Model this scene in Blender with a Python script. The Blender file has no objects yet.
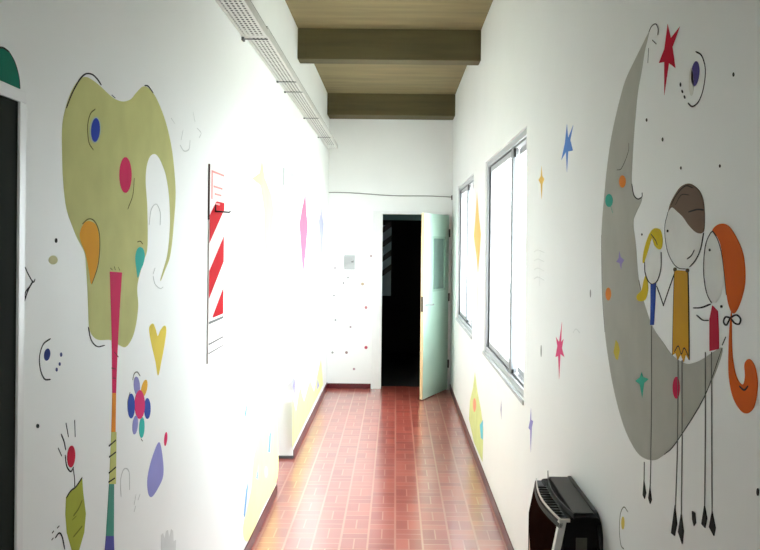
import bpy, bmesh, math, random
from mathutils import Vector, Matrix
from mathutils.geometry import tessellate_polygon
random.seed(7)
S = bpy.context.scene
COL = S.collection

# ------------------------------------------------------------------ camera
F, CX, CY, EYE = 800.0, 395.1, 247.2, 1.65
XL, XR, D = -0.7643, 0.6305, 9.03
ZC, ZB = 3.275, 3.04                      # ceiling, underside of the beams
ROT = Matrix.Rotation(0.001, 3, 'Z') @ Matrix.Rotation(-0.0055, 3, 'X') @ Matrix.Rotation(-0.0108, 3, 'Y')
cam_d = bpy.data.cameras.new('camera')
cam = bpy.data.objects.new('camera', cam_d)
COL.objects.link(cam)
R, U, FW = ROT @ Vector((1, 0, 0)), ROT @ Vector((0, 0, 1)), ROT @ Vector((0, 1, 0))
m = Matrix((R, U, -FW)).transposed().to_4x4()
m.translation = (0, 0, EYE)
cam.matrix_world = m
cam_d.sensor_width = 36
cam_d.lens = 36 * F / 760
cam_d.shift_x = (380 - CX) / 760
cam_d.shift_y = (CY - 275) / 760
cam_d.clip_start = 0.02
S.camera = cam
S.view_settings.view_transform = 'Standard'
S.view_settings.look = 'None'
S.view_settings.gamma = 1
S.view_settings.use_curve_mapping = False
S.view_settings.exposure = 0.0

def ray(px, py):
    return ROT @ Vector(((px - CX) / F, 1, -(py - CY) / F))
def on_left(px, py):
    d = ray(px, py); t = XL / d.x
    return Vector((XL, d.y * t, EYE + d.z * t))
def on_right(px, py):
    d = ray(px, py); t = XR / d.x
    return Vector((XR, d.y * t, EYE + d.z * t))
def on_end(px, py):
    d = ray(px, py); t = D / d.y
    return Vector((d.x * t, D, EYE + d.z * t))
SIDE = {'L': (on_left, Vector((1, 0, 0))), 'R': (on_right, Vector((-1, 0, 0))), 'E': (on_end, Vector((0, -1, 0)))}

# ------------------------------------------------------------------ materials
def newmat(name):
    mt = bpy.data.materials.new(name); mt.use_nodes = True
    nt = mt.node_tree
    return mt, nt, nt.nodes['Principled BSDF']
def lin(c):
    return tuple((v / 255 / 12.92) if v / 255 <= .04045 else ((v / 255 + .055) / 1.055) ** 2.4 for v in c) + (1,)
def mat(name, rgb, rough=.5, metal=0, var=.06, scale=12, bump=0, coat=0, spec=.5, stretch=(1, 1, 1)):
    """colour given as sRGB bytes, broken up a little by noise"""
    mt, nt, b = newmat(name)
    tc = nt.nodes.new('ShaderNodeTexCoord'); mp = nt.nodes.new('ShaderNodeMapping')
    mp.inputs['Scale'].default_value = stretch
    nt.links.new(tc.outputs['Object'], mp.inputs['Vector'])
    nz = nt.nodes.new('ShaderNodeTexNoise'); nz.inputs['Scale'].default_value = scale
    nz.inputs['Detail'].default_value = 5
    nt.links.new(mp.outputs['Vector'], nz.inputs['Vector'])
    rp = nt.nodes.new('ShaderNodeValToRGB')
    c = lin(rgb)
    rp.color_ramp.elements[0].position = .25; rp.color_ramp.elements[1].position = .75
    rp.color_ramp.elements[0].color = tuple(v * (1 - var) for v in c[:3]) + (1,)
    rp.color_ramp.elements[1].color = tuple(min(1, v * (1 + var)) for v in c[:3]) + (1,)
    nt.links.new(nz.outputs['Fac'], rp.inputs['Fac'])
    nt.links.new(rp.outputs['Color'], b.inputs['Base Color'])
    b.inputs['Roughness'].default_value = rough
    b.inputs['Metallic'].default_value = metal
    b.inputs['Coat Weight'].default_value = coat
    b.inputs['Specular IOR Level'].default_value = spec
    if bump:
        bp = nt.nodes.new('ShaderNodeBump'); bp.inputs['Strength'].default_value = bump
        bp.inputs['Distance'].default_value = .01
        nt.links.new(nz.outputs['Fac'], bp.inputs['Height'])
        nt.links.new(bp.outputs['Normal'], b.inputs['Normal'])
    return mt

M_WALL = mat('white_wall_paint', (238, 240, 237), .55, var=.02, scale=2.2, bump=.03)
M_JAMB = mat('white_gloss_paint', (232, 233, 231), .35, var=.02)
M_BEAM = mat('board_formed_concrete', (88, 80, 50), .8, var=.28, scale=3, bump=.2, stretch=(.5, 5, 5))
M_CEIL = mat('stained_ceiling_plank', (128, 115, 80), .85, var=.2, scale=2.5, bump=.1, stretch=(.6, 4, 4))
M_BASE = mat('oxblood_skirting_tile', (88, 20, 28), .3, var=.2, scale=8)
M_ALU = mat('aluminium', (172, 174, 177), .45, .1, var=.03)
M_STILE = mat('darker_aluminium', (128, 131, 134), .5, .1)  # darker grey than the other sash profiles
M_ALUD = mat('dark_gasket', (66, 68, 70), .5, var=.1)  # dark grey of gaskets, sash track and recess skirting
M_BLACK = mat('black_enamel', (14, 14, 14), .4, var=.2)
M_SATIN = mat('black_satin_sheet', (13, 13, 13), .5, var=.15, spec=.12)
M_CHAR = mat('charcoal_plate', (50, 49, 46), .5, var=.1)
M_GLASSB = mat('dark_heater_glass', (34, 18, 13), .5, var=.4, scale=5, spec=.0)
M_SILVER = mat('silver_trim', (205, 205, 200), .35, .3, var=.03)
M_BEIGE = mat('beige_enamel', (214, 178, 146), .4, var=.05)
M_TRAY = mat('galvanised_steel', (205, 205, 200), .45, .25, var=.05, scale=20)
M_STRAP = mat('dark_steel_strap', (60, 60, 58), .5, .4)
M_CABLE = mat('grey_cable_sheath', (128, 128, 122), .5)
M_MINT = mat('mint_door_paint', (200, 228, 214), .3, var=.03, scale=3)
M_MINTD = mat('mint_moulding', (176, 208, 193), .35, var=.03)
M_WOODE = mat('raw_pine_edge', (232, 204, 158), .6, var=.1, stretch=(8, 8, 1))
M_DARK = mat('unlit_dark_plaster', (42, 50, 42), .8, var=.1)
M_VOID = mat('unlit_room_plaster', (20, 22, 22), .9, var=.1)  # dark of the unlit end room put into the wall colour
M_TEAL = mat('dull_teal_paint', (84, 122, 124), .6)
M_SLATE = mat('slate_blue_sheet', (128, 150, 158), .5)
M_PLATE = mat('grey_plastic', (176, 178, 177), .4, var=.02)
M_YARD = mat('pale_yard_concrete', (190, 188, 180), .9, var=.1)

def glass_mat():
    mt = bpy.data.materials.new('window_glass'); mt.use_nodes = True
    nt = mt.node_tree; nt.nodes.clear()
    out = nt.nodes.new('ShaderNodeOutputMaterial'); mx = nt.nodes.new('ShaderNodeMixShader')
    tr = nt.nodes.new('ShaderNodeBsdfTransparent'); gl = nt.nodes.new('ShaderNodeBsdfGlossy')
    lw = nt.nodes.new('ShaderNodeLayerWeight'); lw.inputs['Blend'].default_value = .5
    pw = nt.nodes.new('ShaderNodeMath'); pw.operation = 'POWER'; pw.inputs[1].default_value = 5
    fr = nt.nodes.new('ShaderNodeMath'); fr.operation = 'MULTIPLY_ADD'; fr.inputs[1].default_value = .5; fr.inputs[2].default_value = .03
    nt.links.new(lw.outputs['Facing'], pw.inputs[0]); nt.links.new(pw.outputs[0], fr.inputs[0]); nz = nt.nodes.new('ShaderNodeTexNoise')
    rp = nt.nodes.new('ShaderNodeValToRGB')
    nz.inputs['Scale'].default_value = 1.5
    rp.color_ramp.elements[0].color = (.86, .91, .92, 1); rp.color_ramp.elements[1].color = (.92, .95, .96, 1)
    nt.links.new(nz.outputs['Fac'], rp.inputs['Fac']); nt.links.new(rp.outputs['Color'], tr.inputs['Color'])
    gl.inputs['Roughness'].default_value = .02
    nt.links.new(fr.outputs[0], mx.inputs['Fac'])
    nt.links.new(tr.outputs[0], mx.inputs[1]); nt.links.new(gl.outputs[0], mx.inputs[2])
    nt.links.new(mx.outputs[0], out.inputs['Surface'])
    return mt
M_GLASS = glass_mat()

def floor_mat():
    """basket-weave tile: square modules, each a pair of small bricks, turned in every other module"""
    mt, nt, b = newmat('red_basketweave_tile')
    N, L = nt.nodes, nt.links
    def math_(op, a, c=None):
        n = N.new('ShaderNodeMath'); n.operation = op
        for i, v in enumerate((a, c)):
            if v is None: continue
            if isinstance(v, (int, float)): n.inputs[i].default_value = v
            else: L.new(v, n.inputs[i])
        return n.outputs[0]
    tc = N.new('ShaderNodeTexCoord'); sp = N.new('ShaderNodeSeparateXYZ')
    L.new(tc.outputs['Object'], sp.inputs[0])
    P = MOD
    u = math_('DIVIDE', math_('SUBTRACT', sp.outputs[0], FX0), P)
    v = math_('DIVIDE', math_('SUBTRACT', sp.outputs[1], FY0), P)
    iu, iv = math_('FLOOR', u), math_('FLOOR', v)
    fu, fv = math_('SUBTRACT', u, iu), math_('SUBTRACT', v, iv)
    par = math_('FLOORED_MODULO', math_('ADD', iu, iv), 2)
    eu = math_('MINIMUM', fu, math_('SUBTRACT', 1, fu)); ev = math_('MINIMUM', fv, math_('SUBTRACT', 1, fv))
    hu = math_('ABSOLUTE', math_('SUBTRACT', fu, .5)); hv = math_('ABSOLUTE', math_('SUBTRACT', fv, .5))
    inv = math_('SUBTRACT', 1, par)
    half = math_('ADD', math_('MULTIPLY', hu, inv), math_('MULTIPLY', hv, par))
    dist = math_('MINIMUM', math_('MINIMUM', math_('MULTIPLY', eu, .62), math_('MULTIPLY', ev, 1.3)), half)
    mr = N.new('ShaderNodeMapRange'); mr.interpolation_type = 'SMOOTHSTEP'
    mr.inputs['From Min'].default_value = .012; mr.inputs['From Max'].default_value = .034
    L.new(dist, mr.inputs['Value'])
    # one random value per brick
    side = math_('ADD', math_('MULTIPLY', math_('GREATER_THAN', fu, .5), inv), math_('MULTIPLY', math_('GREATER_THAN', fv, .5), par))
    cb = N.new('ShaderNodeCombineXYZ'); L.new(iu, cb.inputs[0]); L.new(iv, cb.inputs[1]); L.new(side, cb.inputs[2])
    wn = N.new('ShaderNodeTexWhiteNoise'); wn.noise_dimensions = '3D'; L.new(cb.outputs[0], wn.inputs['Vector'])
    rp = N.new('ShaderNodeValToRGB')
    rp.color_ramp.elements[0].color = lin((158, 64, 54)); rp.color_ramp.elements[1].color = lin((188, 88, 72))
    L.new(wn.outputs['Value'], rp.inputs['Fac'])
    nz = N.new('ShaderNodeTexNoise'); nz.inputs['Scale'].default_value = 1.6; nz.inputs['Detail'].default_value = 6
    L.new(tc.outputs['Object'], nz.inputs['Vector'])
    mx = N.new('ShaderNodeMix'); mx.data_type = 'RGBA'; mx.blend_type = 'MIX'
    mx.inputs['A'].default_value = lin((196, 126, 108))
    L.new(rp.outputs['Color'], mx.inputs['B']); L.new(mr.outputs[0], mx.inputs['Factor'])
    L.new(mx.outputs['Result'], b.inputs['Base Color'])
    r2 = N.new('ShaderNodeMapRange'); r2.inputs['To Min'].default_value = .12; r2.inputs['To Max'].default_value = .28
    L.new(nz.outputs['Fac'], r2.inputs['Value']); b.inputs['Roughness'].default_value = .35
    bp = N.new('ShaderNodeBump'); bp.inputs['Strength'].default_value = .12; bp.inputs['Distance'].default_value = .004
    L.new(mr.outputs[0], bp.inputs['Height']); L.new(bp.outputs['Normal'], b.inputs['Normal'])
    b.inputs['Coat Weight'].default_value = 1
    b.inputs['Coat IOR'].default_value = 2.6
    L.new(r2.outputs[0], b.inputs['Coat Roughness'])
    return mt
MOD, FX0, FY0 = .151, 0.013, 0.07

PAINTS = {}
def paint_mat(rgb):
    if rgb not in PAINTS:
        PAINTS[rgb] = mat('mural_paint_%02x%02x%02x' % rgb, rgb, .7, var=.07, scale=9, spec=.06)
    return PAINTS[rgb]

# ------------------------------------------------------------------ builders
def box(bm, x0, x1, y0, y1, z0, z1):
    vs = [bm.verts.new((x, y, z)) for x in (x0, x1) for y in (y0, y1) for z in (z0, z1)]
    for f in ((0, 1, 3, 2), (4, 6, 7, 5), (0, 4, 5, 1), (2, 3, 7, 6), (0, 2, 6, 4), (1, 5, 7, 3)):
        bm.faces.new([vs[i] for i in f])
def prism(bm, pts, axis, a0, a1):
    """extrude a closed outline of 2D points along an axis"""
    def P(p, a):
        return {'x': (a, p[0], p[1]), 'y': (p[0], a, p[1]), 'z': (p[0], p[1], a)}[axis]
    A = [bm.verts.new(P(p, a0)) for p in pts]; B = [bm.verts.new(P(p, a1)) for p in pts]
    n = len(pts)
    for i in range(n):
        bm.faces.new((A[i], A[(i + 1) % n], B[(i + 1) % n], B[i]))
    bm.faces.new(A[::-1]); bm.faces.new(B)
def tube(bm, pts, r, seg=8):
    rings = []
    n = len(pts); pts = [Vector(p) for p in pts]
    for i, p in enumerate(pts):
        t = (pts[min(i + 1, n - 1)] - pts[max(i - 1, 0)]).normalized()
        a = t.orthogonal().normalized() if i == 0 else (prev - t * prev.dot(t)).normalized()
        prev = a; b = t.cross(a)
        rings.append([bm.verts.new(p + r * (math.cos(2 * math.pi * k / seg) * a + math.sin(2 * math.pi * k / seg) * b)) for k in range(seg)])
    for q, w in zip(rings, rings[1:]):
        for k in range(seg):
            bm.faces.new((q[k], q[(k + 1) % seg], w[(k + 1) % seg], w[k]))
    bm.faces.new(rings[0][::-1]); bm.faces.new(rings[-1])
def obj(name, bm, mt, parent=None, bevel=0, recalc=True, smooth=False):
    if recalc: bmesh.ops.recalc_face_normals(bm, faces=bm.faces)
    me = bpy.data.meshes.new(name); bm.to_mesh(me); bm.free()
    me.materials.append(mt)
    o = bpy.data.objects.new(name, me); COL.objects.link(o)
    if parent:
        o.parent = parent
        o.matrix_parent_inverse = Matrix.Translation(parent.location).inverted()
    if bevel:
        md = o.modifiers.new('bevel', 'BEVEL'); md.width = bevel; md.segments = 2; md.limit_method = 'ANGLE'
    if smooth:
        for p in me.polygons: p.use_smooth = True
    return o
def boxes(name, lst, mt, parent=None, bevel=0):
    bm = bmesh.new()
    for b in lst: box(bm, *b)
    return obj(name, bm, mt, parent, bevel)
def each(name, lst, mt, parent, bevel=0):
    for b in lst: boxes(name, [b], mt, parent, bevel)
def thing(name, label, cat, loc=(0, 0, 0), group=None):
    o = bpy.data.objects.new(name, None); COL.objects.link(o); o.location = loc
    o.empty_display_size = .1
    return tag(o, label, cat, group)
def tag(o, label, cat, group=None):
    o['label'] = label; o['category'] = cat
    if group: o['group'] = group
    return o
def struct(o, label=None):
    o['kind'] = 'structure'
    if label: o['label'] = label
    return o
def sempty(name, loc, label=None):
    o = bpy.data.objects.new(name, None); COL.objects.link(o); o.location = loc
    return struct(o, label)

# ------------------------------------------------------------------ the shell
Y0 = -3.0                                  # the corridor runs on a little behind the viewer
TW = .16
W1 = (3.898, 5.674); W2 = (6.55, 8.23); W_ADDED = (-2.75, -1.7); WZ = (.889, 2.228)  # third opening is added, out of view, to brighten the near walls
LD = (.80, 1.62, 1.927)                    # near left doorway: y0, y1, head
RD = (5.22, 6.078, 1.97)                   # left recess doorway
ED = (-.1524, .585, 1.974)                 # end doorway: x0, x1, head

struct(boxes('floor', [(XL - 3, XR + TW, Y0 - TW, D + 3.2, -.12, 0)], floor_mat()))
struct(boxes('ceiling', [(XL - TW, XR + TW, Y0 - TW, D + TW, ZC, ZC + .15)], M_CEIL))
struct(boxes('wall_left', [
    (XL - TW, XL, Y0, LD[0], 0, ZC), (XL - TW, XL, LD[0], LD[1], LD[2], ZC),
    (XL - TW, XL, LD[1], RD[0], 0, ZC), (XL - TW, XL, RD[0], RD[1], RD[2], ZC),
    (XL - TW, XL, RD[1], D + TW, 0, ZC)], M_WALL))
struct(boxes('wall_right', [
    (XR, XR + TW, Y0, W_ADDED[0], 0, ZC), (XR, XR + TW, W_ADDED[0], W_ADDED[1], 0, WZ[0]), (XR, XR + TW, W_ADDED[0], W_ADDED[1], WZ[1], ZC), (XR, XR + TW, W_ADDED[1], W1[0], 0, ZC), (XR, XR + TW, W1[0], W1[1], 0, WZ[0]), (XR, XR + TW, W1[0], W1[1], WZ[1], ZC),
    (XR, XR + TW, W1[1], W2[0], 0, ZC), (XR, XR + TW, W2[0], W2[1], 0, WZ[0]), (XR, XR + TW, W2[0], W2[1], WZ[1], ZC),
    (XR, XR + TW, W2[1], D + TW, 0, ZC)], M_WALL))
struct(boxes('wall_end', [(XL, ED[0], D, D + TW, 0, ZC), (ED[1], XR, D, D + TW, 0, ZC), (ED[0], ED[1], D, D + TW, ED[2], ZC)], M_WALL))
struct(boxes('wall_near', [(XL - TW, XR + TW, Y0 - TW, Y0, 0, ZC)], M_WALL))
BH, BT = .066, .007
struct(boxes('baseboard_left', [(XL, XL + BT, Y0, LD[0] - .06, 0, BH), (XL, XL + BT, LD[1] + .06, RD[0], 0, BH), (XL, XL + BT, RD[1], D, 0, BH)], M_BASE, bevel=.003))
struct(boxes('baseboard_right', [(XR - BT, XR, Y0, D, 0, BH)], M_BASE, bevel=.003))
struct(boxes('baseboard_end', [(XL + BT, ED[0] - .115, D - BT, D, 0, BH * .85)], M_BASE, bevel=.003))
# ceiling beams
for n, (a, b) in enumerate(((3.35, 3.51), (6.09, 6.25), (8.73, D))):
    struct(boxes('trim_%d' % (n + 1), [(XL, XR, a, b, ZB, ZC)], M_BEAM, bevel=.006))

# near left doorway: white casing, near-black leaf stands in for the unlit room
d1 = sempty('door_1', (XL, (LD[0] + LD[1]) / 2, 0))
fw = .052
boxes('door_frame', [(XL - TW, XL + .002, LD[1] - .002, LD[1] + .025, 0, LD[2]), (XL - TW, XL + .002, LD[0] - .025, LD[0], 0, LD[2]),
                     (XL - TW, XL + .002, LD[0] - .025, LD[1] + .025, LD[2], LD[2] + .024)], M_JAMB, d1, .001)
boxes('door_leaf', [(XL - .05, XL - .003, LD[0], LD[1] - .002, .006, LD[2])], mat('unlit_room_dark', (33, 38, 31), .7, var=.12, scale=3, spec=.03), d1)
bm = bmesh.new(); tube(bm, [(XL - .003, LD[0] + .08, 1.02), (XL + .04, LD[0] + .08, 1.02), (XL + .045, LD[0] + .19, 1.02)], .008)
obj('door_handle', bm, M_ALU, d1, smooth=True)
# left recess with its closed door set back
d2 = sempty('door_2', (XL, (RD[0] + RD[1]) / 2, 0))
boxes('door_leaf', [(XL - TW - .045, XL - TW, RD[0], RD[1], .008, RD[2])], M_JAMB, d2, .002)
bm = bmesh.new(); tube(bm, [(XL - TW, RD[0] + .09, 1.02), (XL - TW + .05, RD[0] + .09, 1.02), (XL - TW + .055, RD[0] + .2, 1.02)], .009)
obj('door_handle', bm, M_ALU, d2, smooth=True)
struct(boxes('baseboard_recess', [(XL - TW, XL, RD[1] - .006, RD[1], 0, .022)], M_ALUD))
# end doorway and the dark room behind it
d3 = sempty('door_3', (ED[1], D, 0))
fz = .035
boxes('door_frame', [(ED[0] - .105, ED[0], D - .012, D + .05, 0, ED[2] + .03), (ED[1], XR - .002, D - .012, D + .05, 0, ED[2] + .03), (ED[0], ED[1], D - .012, D + .05, ED[2], ED[2] + .03)], M_JAMB, d3, .002)
RB = D + 3
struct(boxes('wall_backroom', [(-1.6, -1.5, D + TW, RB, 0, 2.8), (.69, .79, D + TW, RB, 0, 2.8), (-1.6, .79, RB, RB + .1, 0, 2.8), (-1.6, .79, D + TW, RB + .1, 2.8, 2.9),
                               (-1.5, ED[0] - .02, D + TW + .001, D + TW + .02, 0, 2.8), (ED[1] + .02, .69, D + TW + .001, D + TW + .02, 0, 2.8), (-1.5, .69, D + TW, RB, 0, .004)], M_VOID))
# the leaf, hinged at the right, swung towards the corridor
hx, hy = ED[1] - .004, D - .016
dd = ray(421, 401); fx_, fy_ = None, None
best = None
for k in range(2000):
    t = 7.4 + k * .001
    px_, py_ = dd.x * t, dd.y * t
    e = abs(math.hypot(px_ - hx, py_ - hy) - .72)
    if best is None or e < best[0]: best = (e, px_, py_)
fx_, fy_ = best[1], best[2]
leaf = bpy.data.objects.new('door_4', None); COL.objects.link(leaf)
leaf.location = (hx, hy, 0); ang = math.atan2(fy_ - hy, fx_ - hx); leaf.rotation_euler = (0, 0, ang)
struct(leaf)
def lpart(name, lst, mt, bevel=0):
    o = boxes(name, lst, mt, None, bevel); o.parent = leaf; return o
LW, LT, LH = .72, .032, 1.965
# local x runs from hinge to free edge, local +y is the face turned to the right wall
wx0, wx1, wz0, wz1 = .12, .47, 1.145, 1.71
lpart('door_leaf', [(0, wx0, -LT / 2, LT / 2, .012, LH), (wx1, LW - .003, -LT / 2, LT / 2, .012, LH), (wx0, wx1, -LT / 2, LT / 2, .012, wz0), (wx0, wx1, -LT / 2, LT / 2, wz1, LH)], M_MINT)
lpart('edge_strip', [(LW - .003, LW, -LT / 2, LT / 2, .012, LH)], M_WOODE)
lpart('vision_panel_bead', [(wx0 - .015, wx0 + .008, -LT / 2 - .006, LT / 2 + .006, wz0 - .015, wz1 + .015), (wx1 - .008, wx1 + .015, -LT / 2 - .006, LT / 2 + .006, wz0 - .015, wz1 + .015),
                        (wx0 + .008, wx1 - .008, -LT / 2 - .006, LT / 2 + .006, wz0 - .015, wz0 + .008), (wx0 + .008, wx1 - .008, -LT / 2 - .006, LT / 2 + .006, wz1 - .008, wz1 + .015)], M_MINTD)
lpart('vision_pane', [(wx0 + .004, wx1 - .004, -.003, .003, wz0 + .004, wz1 - .004)], mat('frosted_pane', (150, 176, 168), .15, var=.05))
lpart('lock_plate', [(LW, LW + .002, -.011, .011, .93, 1.09)], M_STRAP)
for z in (.25, 1.0, 1.72): lpart('hinge', [(-.008, .004, .012, .03, z, z + .09)], M_STRAP)
bm = bmesh.new(); tube(bm, [(LW - .06, LT / 2, 1.0), (LW - .06, LT / 2 + .045, 1.0), (LW - .16, LT / 2 + .05, 1.0)], .008)
o = obj('door_handle', bm, M_ALU, None, smooth=True); o.parent = leaf
# things glimpsed in the dark room
loc = thing('striped_board', 'dim slate board with dark diagonal bands inside the dark room past the end door', 'board', (-.38, 10.55, 1.0))
boxes('board_panel', [(-.36, -.06, 10.55, 10.575, .95, 1.88)], M_SLATE, loc)
bm = bmesh.new()
for k in range(4):
    z = 1.2 + k * .19
    prism(bm, [(-.36 + .18, z), (-.06, z + .09), (-.06, z + .17), (-.18, z + .08)], 'y', 10.544, 10.5495)
obj('dark_band', bm, M_BLACK, loc)
bm = bmesh.new(); tube(bm, [(-.215, 10.49, 1.46), (-.215, 10.49, 1.58)], .05, 12); tube(bm, [(-.215, 10.49, 1.58), (-.215, 10.49, 1.63), (-.215, 10.548, 1.63)], .014)
tag(obj('fire_extinguisher', bm, M_BLACK), 'small dark cylinder hung on the slate board in the dark room', 'extinguisher')
tag(boxes('lintel_panel', [(-.5, .685, 9.9, 9.93, 1.93, 2.25)], M_TEAL), 'dull teal panel across the top of the dark end doorway', 'panel')

# ------------------------------------------------------------------ windows
def window(n, ya, yb, split):
    root = sempty('window_%d' % n, (XR + .05, (ya + yb) / 2, WZ[0]))
    x0, x1 = XR + .012, XR + .09
    z0, z1 = WZ; t = .034
    boxes('window_frame', [(x0, x1, ya, ya + t, z0, z1), (x0, x1, yb - t, yb, z0, z1), (x0, x1, ya + t, yb - t, z0, z0 + t), (x0, x1, ya + t, yb - t, z1 - t, z1)], M_ALU, root, .002)
    boxes('gasket', [(x0 + .012, x0 + .02, yb - t - .007, yb - t, z0 + t, z1 - t), (x0 + .012, x0 + .02, ya + t, yb - t, z0 + t, z0 + t + .006),
                     (x0 + .012, x0 + .02, ya + t, yb - t, z1 - t - .006, z1 - t)], M_ALUD, root)
    boxes('window_sill', [(XR - .008, XR + .02, ya - .01, yb + .01, z0 - .022, z0 - .001)], M_ALU, root, .002)
    for k, (a, b, xs) in enumerate(((split - .02, yb - t - .007, XR + .032), (ya + t, split + .025, XR + .062))):
        s, w = .034, .022
        q0, q1 = z0 + t + .006, z1 - t - .006
        sash = boxes('sash', [(xs, xs + w, a, a + s, q0, q1), (xs, xs + w, b - s, b, q0, q1), (xs, xs + w, a + s, b - s, q0, q0 + s), (xs, xs + w, a + s, b - s, q1 - s, q1)], M_ALU, root, .002)
        g = boxes('pane', [(xs + .009, xs + .013, a + s - .004, b - s + .004, q0 + s - .004, q1 - s + .004)], M_GLASS, None)
        g.parent = sash; g.matrix_parent_inverse = sash.matrix_basis.inverted() @ Matrix.Translation(-root.location) if False else Matrix.Translation(-Vector(root.location))
        g.matrix_parent_inverse = (Matrix.Translation(root.location) @ sash.matrix_parent_inverse).inverted()
    boxes('meeting_stile', [(XR + .02, XR + .0315, split - .02, split + .055, z0 + t + .006, z1 - t - .006)], M_STILE, root, .002)
    boxes('latch', [(XR + .02, XR + .032, split - .055, split - .025, z1 - t - .06, z1 - t - .012), (XR + .02, XR + .032, split - .055, split - .03, z0 + t + .008, z0 + t + .03)], M_BLACK, root)
    boxes('track', [(XR + .026, XR + .032, ya + t, split - .06, z0 + t + .002, z0 + t + .012)], M_ALUD, root)
    return root
window(1, W1[0], W1[1], 4.50)
window(2, W2[0], W2[1], 7.32)
window(3, W_ADDED[0], W_ADDED[1], -2.2)  # added window behind the viewer, lets daylight onto the near walls
struct(boxes('trim_4', [(XR + TW, 14, -6, 18, -.2, -.12)], M_YARD), 'pale concrete yard outside the windows')

# ------------------------------------------------------------------ cable tray along the left wall
tr = thing('cable_tray', 'perforated galvanised cable tray fixed high along the left wall', 'cable tray', (XL + .06, 5, 2.66))
def tray(y0, y1, z, xa, xb):
    bm = bmesh.new()
    n = 5; cw = (xb - xa - .016) / n
    rows = int((y1 - y0) / .034); ch = (y1 - y0) / rows
    for r in range(rows):
        for c in range(n):
            cx = xa + .008 + (c + .5) * cw; cy = y0 + (r + .5) * ch
            sq = [(cx + cw / 2 * a, cy + ch / 2 * b) for a, b in ((-1, -1), (0, -1), (1, -1), (1, 0), (1, 1), (0, 1), (-1, 1), (-1, 0))]
            ho = [(cx + .0062 * math.cos(q), cy + .0125 * math.sin(q)) for q in [math.radians(225 + 45 * k) for k in range(8)]]
            A = [bm.verts.new((x, y, z)) for x, y in sq]; B = [bm.verts.new((x, y, z)) for x, y in ho]
            for k in range(8):
                bm.faces.new((A[k], A[(k + 1) % 8], B[(k + 1) % 8], B[k]))
    for a, b in ((xa, xa + .008), (xb - .008, xb)):
        box(bm, a, b, y0, y1, z, z + .002)
    box(bm, xb - .002, xb, y0, y1, z + .002, z + .042)
    box(bm, xa, xa + .002, y0, y1, z + .002, z + .042)
    boxes('tray_dark_lid', [(xa, xb, y0, y1, z + .042, z + .045)], M_CHAR, tr)  # lid added above the channel, so the perforations read dark from below
    return obj('tray_channel', bm, M_TRAY, tr, recalc=False)
BY = (3.93, 5.05, 5.39, 6.52, 7.7)
tray(-.5, BY[0], 2.648, XL + .003, XL + .124)
tray(BY[0] + .012, BY[2], 2.664, XL + .006, XL + .12)
tray(BY[2] + .012, 8.75, 2.668, XL + .008, XL + .118)
for i, y in enumerate(BY):
    zz = 2.645 if i == 0 else 2.66
    boxes('tray_bracket', [(XL + .001, XL + .124, y, y + .010, zz - .004, zz), (XL + .001, XL + .012, y - (.03 if i == 0 else .012), y + .010, zz - (.014 if i == 0 else .008), zz)], M_STRAP, tr)

# cable strung across the end wall
pts = []
for k in range(13):
    t = k / 12
    p = on_end(326 + t * 127, 192.5 + 5 * t - 1.2 * math.sin(t * 9) * .5); p.y = D - .006
    pts.append(p)
cb = thing('wall_cable', 'thin grey cable strung across the end wall above the door', 'cable', pts[6])
bm = bmesh.new(); tube(bm, pts, .005, 6); obj('cable', bm, M_CABLE, cb, smooth=True)
for p, s in ((pts[0], .012), (pts[-1], .02)):
    boxes('cable_clip', [(p.x - s, p.x + s, D - .022, D - .0005, p.z - s * 1.5, p.z + s)], M_STRAP, cb, .002)
# switch box
a, b = on_end(344.5, 255), on_end(354.8, 269.5)
sw = thing('switch_box', 'pale grey switch box on the end wall left of the dark doorway', 'switch', ((a.x + b.x) / 2, D, b.z))
boxes('switch_plate', [(a.x, b.x, D - .016, D - .0005, b.z, a.z)], M_PLATE, sw, .003)
for k in range(4):
    z = b.z + (a.z - b.z) * (.16 + k * .2); boxes('rocker', [(a.x + .014, b.x - .02, D - .02, D - .0155, z, z + .018)], M_PLATE, sw, .001)
boxes('key_slot', [(b.x - .04, b.x - .016, D - .0175, D - .0155, (a.z + b.z) / 2, (a.z + b.z) / 2 + .024)], M_STRAP, sw)

# sign plate over the recess door
a, b = on_left(283, 191), on_left(293, 203)
sg = thing('door_sign', 'small pale door sign above the recessed doorway on the left wall', 'sign', (XL, (a.y + b.y) / 2, b.z))
boxes('sign_plate', [(XL + .0005, XL + .006, a.y, b.y, 2.03, 2.15)], M_PLATE, sg, .001)
each('sign_mark', [(XL + .006, XL + .007, a.y + .06 + .1 * k, a.y + .11 + .1 * k, 2.06, 2.12) for k in range(4)], mat('faded_maroon_print', (222, 196, 200), .6), sg)

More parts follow.
